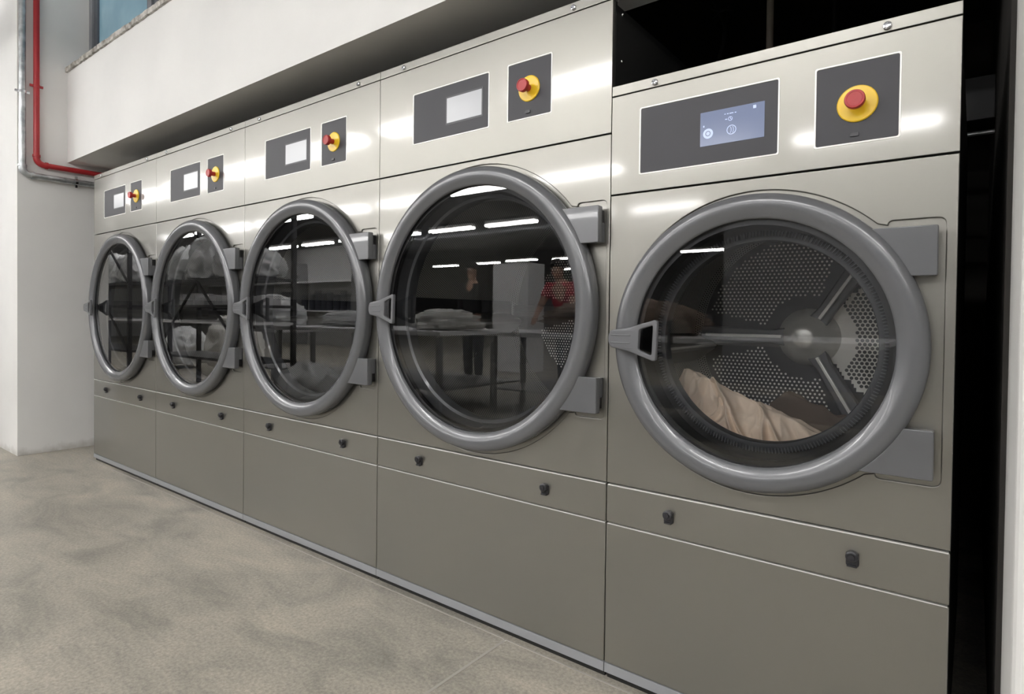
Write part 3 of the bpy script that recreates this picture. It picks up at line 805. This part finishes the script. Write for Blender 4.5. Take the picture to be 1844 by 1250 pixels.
def table(x0, x1, y0, y1, h, label):
    t = empty('work_table', (x0, y0, 0), label, 'table')
    box('tabletop', M_table, t, 0, x1 - x0, 0, y1 - y0, h - .045, h, .004)
    for a in (0.05, x1 - x0 - .10):
        for b_ in (0.05, y1 - y0 - .10):
            box('leg', M_leg, t, a, a + .05, b_, b_ + .05, 0, h - .045)
    box('lower_shelf', M_leg, t, .06, x1 - x0 - .06, .08, y1 - y0 - .08, .25, .27)
    return t
table(-6.3, -3.3, -4.3, -2.75, .85, 'long white work table mirrored in the second dryer door from the right')
table(-3.2, 0.3, -4.8, -3.3, .85, 'white work table mirrored in the shorter dryer door')
table(-7.6, -6.45, -3.6, -2.9, .80, 'small white table under plastic wrapped laundry')

def lump(name, m, c, s, label, cat, seed, amp=.18, freq=2.2, group=None):
    bm = bmesh.new(); bmesh.ops.create_icosphere(bm, subdivisions=5, radius=1)
    for v in bm.verts:
        n_ = v.co.normalized()
        k = 1 + amp * (ridged(n_ * freq + Vector((seed, 0, 0))) - .4) + amp * .4 * ridged(n_ * freq * 2.7 + Vector((0, seed, 0)))
        p = n_ * k
        v.co = Vector((c[0] + p.x * s[0], c[1] + p.y * s[1], c[2] + max(p.z, -.55) * s[2]))
    return tag(finish(bm, name, m, None, smooth=True), label, cat, group)
lump('laundry_bag', M_bag, (-7.0, -3.2, .96), (.55, .33, .28), 'large plastic wrapped laundry bundle on the small white table', 'laundry bag', 1.3)
lump('laundry_bag', M_bag, (-5.0, -2.45, .20), (.45, .22, .26), 'plastic laundry bag on the floor before the small table', 'laundry bag', 5.3)
lump('laundry_bag', M_whcl, (-9.0, -3.7, .42), (.5, .38, .55), 'tall pale laundry sack on the floor left of the small table', 'laundry bag', 7.7)
lump('laundry_bag', M_bag, (-10.6, -3.6, .30), (.5, .35, .4), 'slumped plastic laundry bag at the left of the pale sack', 'laundry bag', 9.1)
lump('clothes_pile', M_bag2, (-2.0, -3.95, .96), (.75, .40, .20), 'brown clothes heaped on the white table', 'clothes', 3.9, .3)
lump('clothes_pile', M_whcl, (-3.75, -3.3, .93), (.40, .25, .12), 'white linen heap on the long work table', 'linen', 11.2, .35)
lump('clothes_pile', M_bag, (-5.6, -3.4, .92), (.35, .22, .11), 'plastic wrapped garments at the left end of the long table', 'clothes', 15.2, .35)

# trussed rack with shelves and bags
rk = empty('storage_rack', (-8.1, -2.7, 0), 'dark steel rack with cross bracing, mirrored in the second dryer door', 'rack')
bm = bmesh.new()
for a in (0, 2.4):
    for b_ in (0, .55): add_box(bm, a, a + .05, b_, b_ + .05, 0, 2.3)
for z_ in (0.45, 0.9, 1.15, 1.42):
    pass
finish(bm, 'upright', M_rack, rk)
for z_ in (.45, 1.10, 1.42): box('shelf', M_rack, rk, 0, 2.45, 0, .6, z_ - .03, z_, .002)
box('shelf', M_table, rk, 0, 2.45, 0, .6, .87, .90, .002)
bm = bmesh.new()
for a, b_ in (((.02, .60, 1.42), (1.2, .60, 2.3)), ((2.43, .60, 1.42), (1.25, .60, 2.3)), ((.02, .6, .45), (1.2, .6, 1.40)), ((2.43, .6, .45), (1.2, .6, 1.40))):
    add_tube(bm, [a, b_], .018, 8)
add_tube(bm, [(0, .6, 2.28), (2.45, .6, 2.28)], .02, 8)
finish(bm, 'cross_brace', M_rack, rk)
for k, (dx, s_) in enumerate(((.30, .28), (.92, .34), (1.62, .32), (2.2, .2))):
    lump('laundry_bag', M_bag, (-8.1 + dx, -2.42, 1.425 + s_ * .62), (s_ * .78, .25, s_), ['plastic bag of laundry at the left of the rack top', 'big plastic bag of laundry in the middle of the rack top',
         'plastic bag of laundry right of the middle on the rack top', 'small plastic bag at the right end of the rack top'][k], 'laundry bag', 21.0 + k * 3, .25)
rk2 = copy_tree(rk); rk2.location = (-11.2, -2.6, 0); rk2['label'] = 'dark steel rack with cross bracing, mirrored in the leftmost dryer door'
for k, (dx, s_) in enumerate(((.42, .30), (1.22, .28), (1.98, .30))):
    lump('laundry_bag', M_bag, (-11.2 + dx, -2.32, 1.425 + s_ * .62), (s_ * 1.0, .25, s_), ['plastic bag at the left on the rack mirrored in the leftmost door', 'plastic bag in the middle on the rack mirrored in the leftmost door', 'plastic bag at the right on the rack mirrored in the leftmost door'][k], 'laundry bag', 51.0 + k * 3, .25)
random.seed(5)
for k in range(11):
    x_ = -7.95 + k * .2 + random.uniform(-.02, .02)
    tag(box('paper_file', M_table, None, x_, x_ + random.uniform(.04, .12), -2.6, -2.35, 1.1015, 1.10 + random.uniform(.10, .17), .002),
        'white file standing on the middle shelf of the rack', 'file', 'white files on the rack shelf')

# wall shelf with dark rolls, far behind
sh = empty('long_shelf', (-22, -9.98, 0), 'long shelf of dark fabric rolls, mirrored in the middle dryer door', 'shelf')
for z_ in (1.05, 1.95): box('shelf_board', M_table, sh, 0, 8.6, 0, .5, z_, z_ + .05, .004)
for a in (0, 2.8, 5.6, 8.55): box('upright', M_leg, sh, a, a + .05, .0, .5, 0, 2.6)
for k in range(26):
    x_ = -21.8 + k * .32 + random.uniform(-.05, .05)
    if min(abs(x_ + 22 - q) for q in (0, 2.8, 5.6, 8.55)) < .16: continue
    h_ = random.uniform(.45, .62)
    o = lathe('fabric_roll', M_roll, None, [(0, 0), (.10, 0), (.10, h_), (.03, h_), (.03, h_ - .01), (0, h_ - .01)], 0, 0, 16)
    o.rotation_euler = (PI / 2, 0, 0); o.location = (x_, -9.72, 1.102)
    tag(o, 'dark fabric roll standing on the long wall shelf', 'fabric roll', 'fabric rolls on the wall shelf')

# people
def skin_mesh(name, m, pts, edges, parent=None, sub=2, root=0):
    me = bpy.data.meshes.new(name); me.from_pydata([p[:3] for p in pts], edges, [])
    o = bpy.data.objects.new(name, me); col.objects.link(o); o.parent = parent
    md = o.modifiers.new('skin', 'SKIN'); md.use_smooth_shade = True
    for v, p in zip(me.skin_vertices[0].data, pts):
        r = p[3]; v.radius = (r, r) if not isinstance(r, tuple) else r
    me.skin_vertices[0].data[root].use_root = True
    s = o.modifiers.new('sub', 'SUBSURF'); s.levels = sub; s.render_levels = sub
    me.materials.append(m)
    return o
def person(loc, rz, lean, reach, shirt, label, top_sleeve=True):
    """standing figure facing +Y (local); lean in radians forward; reach: hands forward and down"""
    root = empty('person', loc, label, 'person'); root.rotation_euler = (0, 0, rz)
    def T(x, y, z):   # lean about the hips
        if z <= .95: return (x, y, z)
        dz, dy = z - .95, y
        return (x, dy * math.cos(lean) + dz * math.sin(lean), .95 + dz * math.cos(lean) - dy * math.sin(lean))
    sh = {s: T(s * .185, 0, 1.43) for s in (-1, 1)}
    def arm(s):
        a = Vector(sh[s])
        if reach: el = a + Vector((s * .05, .13, -.26)); wr_ = el + Vector((-s * .07, .20, -.13))
        else: el = a + Vector((s * .05, -.02, -.30)); wr_ = el + Vector((s * .0, .07, -.25))
        return el, wr_
    pts = [(*T(0, 0, .95), (.15, .11)), (*T(0, 0, 1.15), (.13, .10)), (*T(0, 0, 1.38), (.15, .10)), (*T(0, .0, 1.50), .055), (*T(0, .015, 1.56), .052), (*T(0, .02, 1.64), (.075, .088)), (*T(0, .02, 1.72), (.07, .085))]
    ed = [(0, 1), (1, 2), (2, 3), (3, 4), (4, 5), (5, 6)]
    hands = []
    for s in (-1, 1):
        k = len(pts); el, wr_ = arm(s)
        pts += [(*sh[s], .062), (*el, .045), (*wr_, .028)]
        d = (wr_ - el).normalized(); pm = wr_ + d * .05
        pts += [(*pm, (.038, .016))]
        ed += [(2, k), (k, k + 1), (k + 1, k + 2), (k + 2, k + 3)]
        for f in range(4):
            off = Vector(((f - 1.5) * .018, 0, 0)); b0 = pm + d * .03 + off; L = (.060, .072, .066, .050)[f]
            m0 = b0 + (d * .55 + Vector((0, 0, -.25))).normalized() * L * .55; m1 = m0 + (d * .3 + Vector((0, .1, -.6))).normalized() * L * .45
            kk = len(pts); pts += [(*b0, .009), (*m0, .008), (*m1, .007)]
            ed += [(k + 3, kk), (kk, kk + 1), (kk + 1, kk + 2)]
        kk = len(pts); th = wr_ + d * .03 + Vector((-s * .035, 0, 0)); th2 = th + Vector((-s * .02, .03, -.02))
        pts += [(*th, .010), (*th2, .009)]; ed += [(k + 2, kk), (kk, kk + 1)]
    for s in (-1, 1):
        k = len(pts)
        pts += [(s * .095, 0, .86, .092), (s * .10, .01, .48, .058), (s * .10, -.01, .27, .055), (s * .10, -.02, .09, .038), (s * .105, .10, .045, (.042, .035))]
        ed += [(0, k), (k, k + 1), (k + 1, k + 2), (k + 2, k + 3), (k + 3, k + 4)]
    body = skin_mesh('body', M_skin, pts, ed, root)
    # clothes: a size larger over the same joints
    P = [(*T(0, 0, .90), (.175, .13)), (*T(0, 0, 1.15), (.155, .12)), (*T(0, 0, 1.38), (.17, .115)), (*T(0, 0, 1.46), (.08, .07))]
    E_ = [(0, 1), (1, 2), (2, 3)]
    for s in (-1, 1):
        k = len(P); el, wr_ = arm(s); P += [(*sh[s], .08)]; E_ += [(2, k)]
        if top_sleeve: P += [(*el, .060), (*wr_, .042)]; E_ += [(k, k + 1), (k + 1, k + 2)]
        else:
            hf = Vector(sh[s]).lerp(el, .6); P += [(*hf, .070)]; E_ += [(k, k + 1)]
    skin_mesh('shirt', shirt, P, E_, root)
    P = [(*T(0, 0, .95), (.165, .125)), (0, 0, .88, (.16, .125))]; E_ = [(0, 1)]
    for s in (-1, 1):
        k = len(P); P += [(s * .095, 0, .80, .105), (s * .10, .01, .48, .075), (s * .10, -.015, .10, .062)]; E_ += [(1, k), (k, k + 1), (k + 1, k + 2)]
    skin_mesh('trousers', M_jeans, P, E_, root)
    # face and hair
    c = Vector(T(0, .03, 1.665))
    bm = bmesh.new(); bmesh.ops.create_uvsphere(bm, u_segments=24, v_segments=16, radius=1)
    for v in bm.verts:
        p = v.co.copy()
        if p.z < -.1 and p.y > -.2: p *= .90
        v.co = c + Vector((p.x * .088, p.y * .105 - .015, p.z * .095 + .045))
    bmesh.ops.delete(bm, geom=[v for v in bm.verts if v.co.y > c.y + .03 and v.co.z < c.z + .06], context='VERTS')
    finish(bm, 'hair', shirt if shirt is M_suit else M_hair, root, smooth=True)
    for s in (-1, 1):
        bm = bmesh.new(); bmesh.ops.create_icosphere(bm, subdivisions=2, radius=.011)
        for v in bm.verts: v.co += c + Vector((s * .032, .068, .005))
        finish(bm, 'eye', M_white, root, smooth=True)
        bm = bmesh.new(); bmesh.ops.create_icosphere(bm, subdivisions=2, radius=.02)
        for v in bm.verts: v.co = c + Vector((s * .078 + v.co.x * .4, -.005 + v.co.y * .8, v.co.z * 1.4))
        finish(bm, 'ear', M_skin, root, smooth=True)
    bm = bmesh.new(); bmesh.ops.create_cone(bm, segments=12, radius1=.018, radius2=.006, depth=.045, cap_ends=True)
    for v in bm.verts: v.co = c + Vector((v.co.x, .082 - v.co.z * .25, v.co.z - .012))
    finish(bm, 'nose', M_skin, root, smooth=True)
    box('mouth', M_redpipe, root, c.x - .024, c.x + .024, c.y + .062, c.y + .074, c.z - .055, c.z - .046, .003)
    return root
person((-5.0, -5.2, 0), 0.0, .05, False, M_suit, 'person in black clothes standing behind the long table')
person((-3.3, -5.12, 0), 0.0, .42, True, M_shirtr, 'person in a red shirt bending over the white table', False)
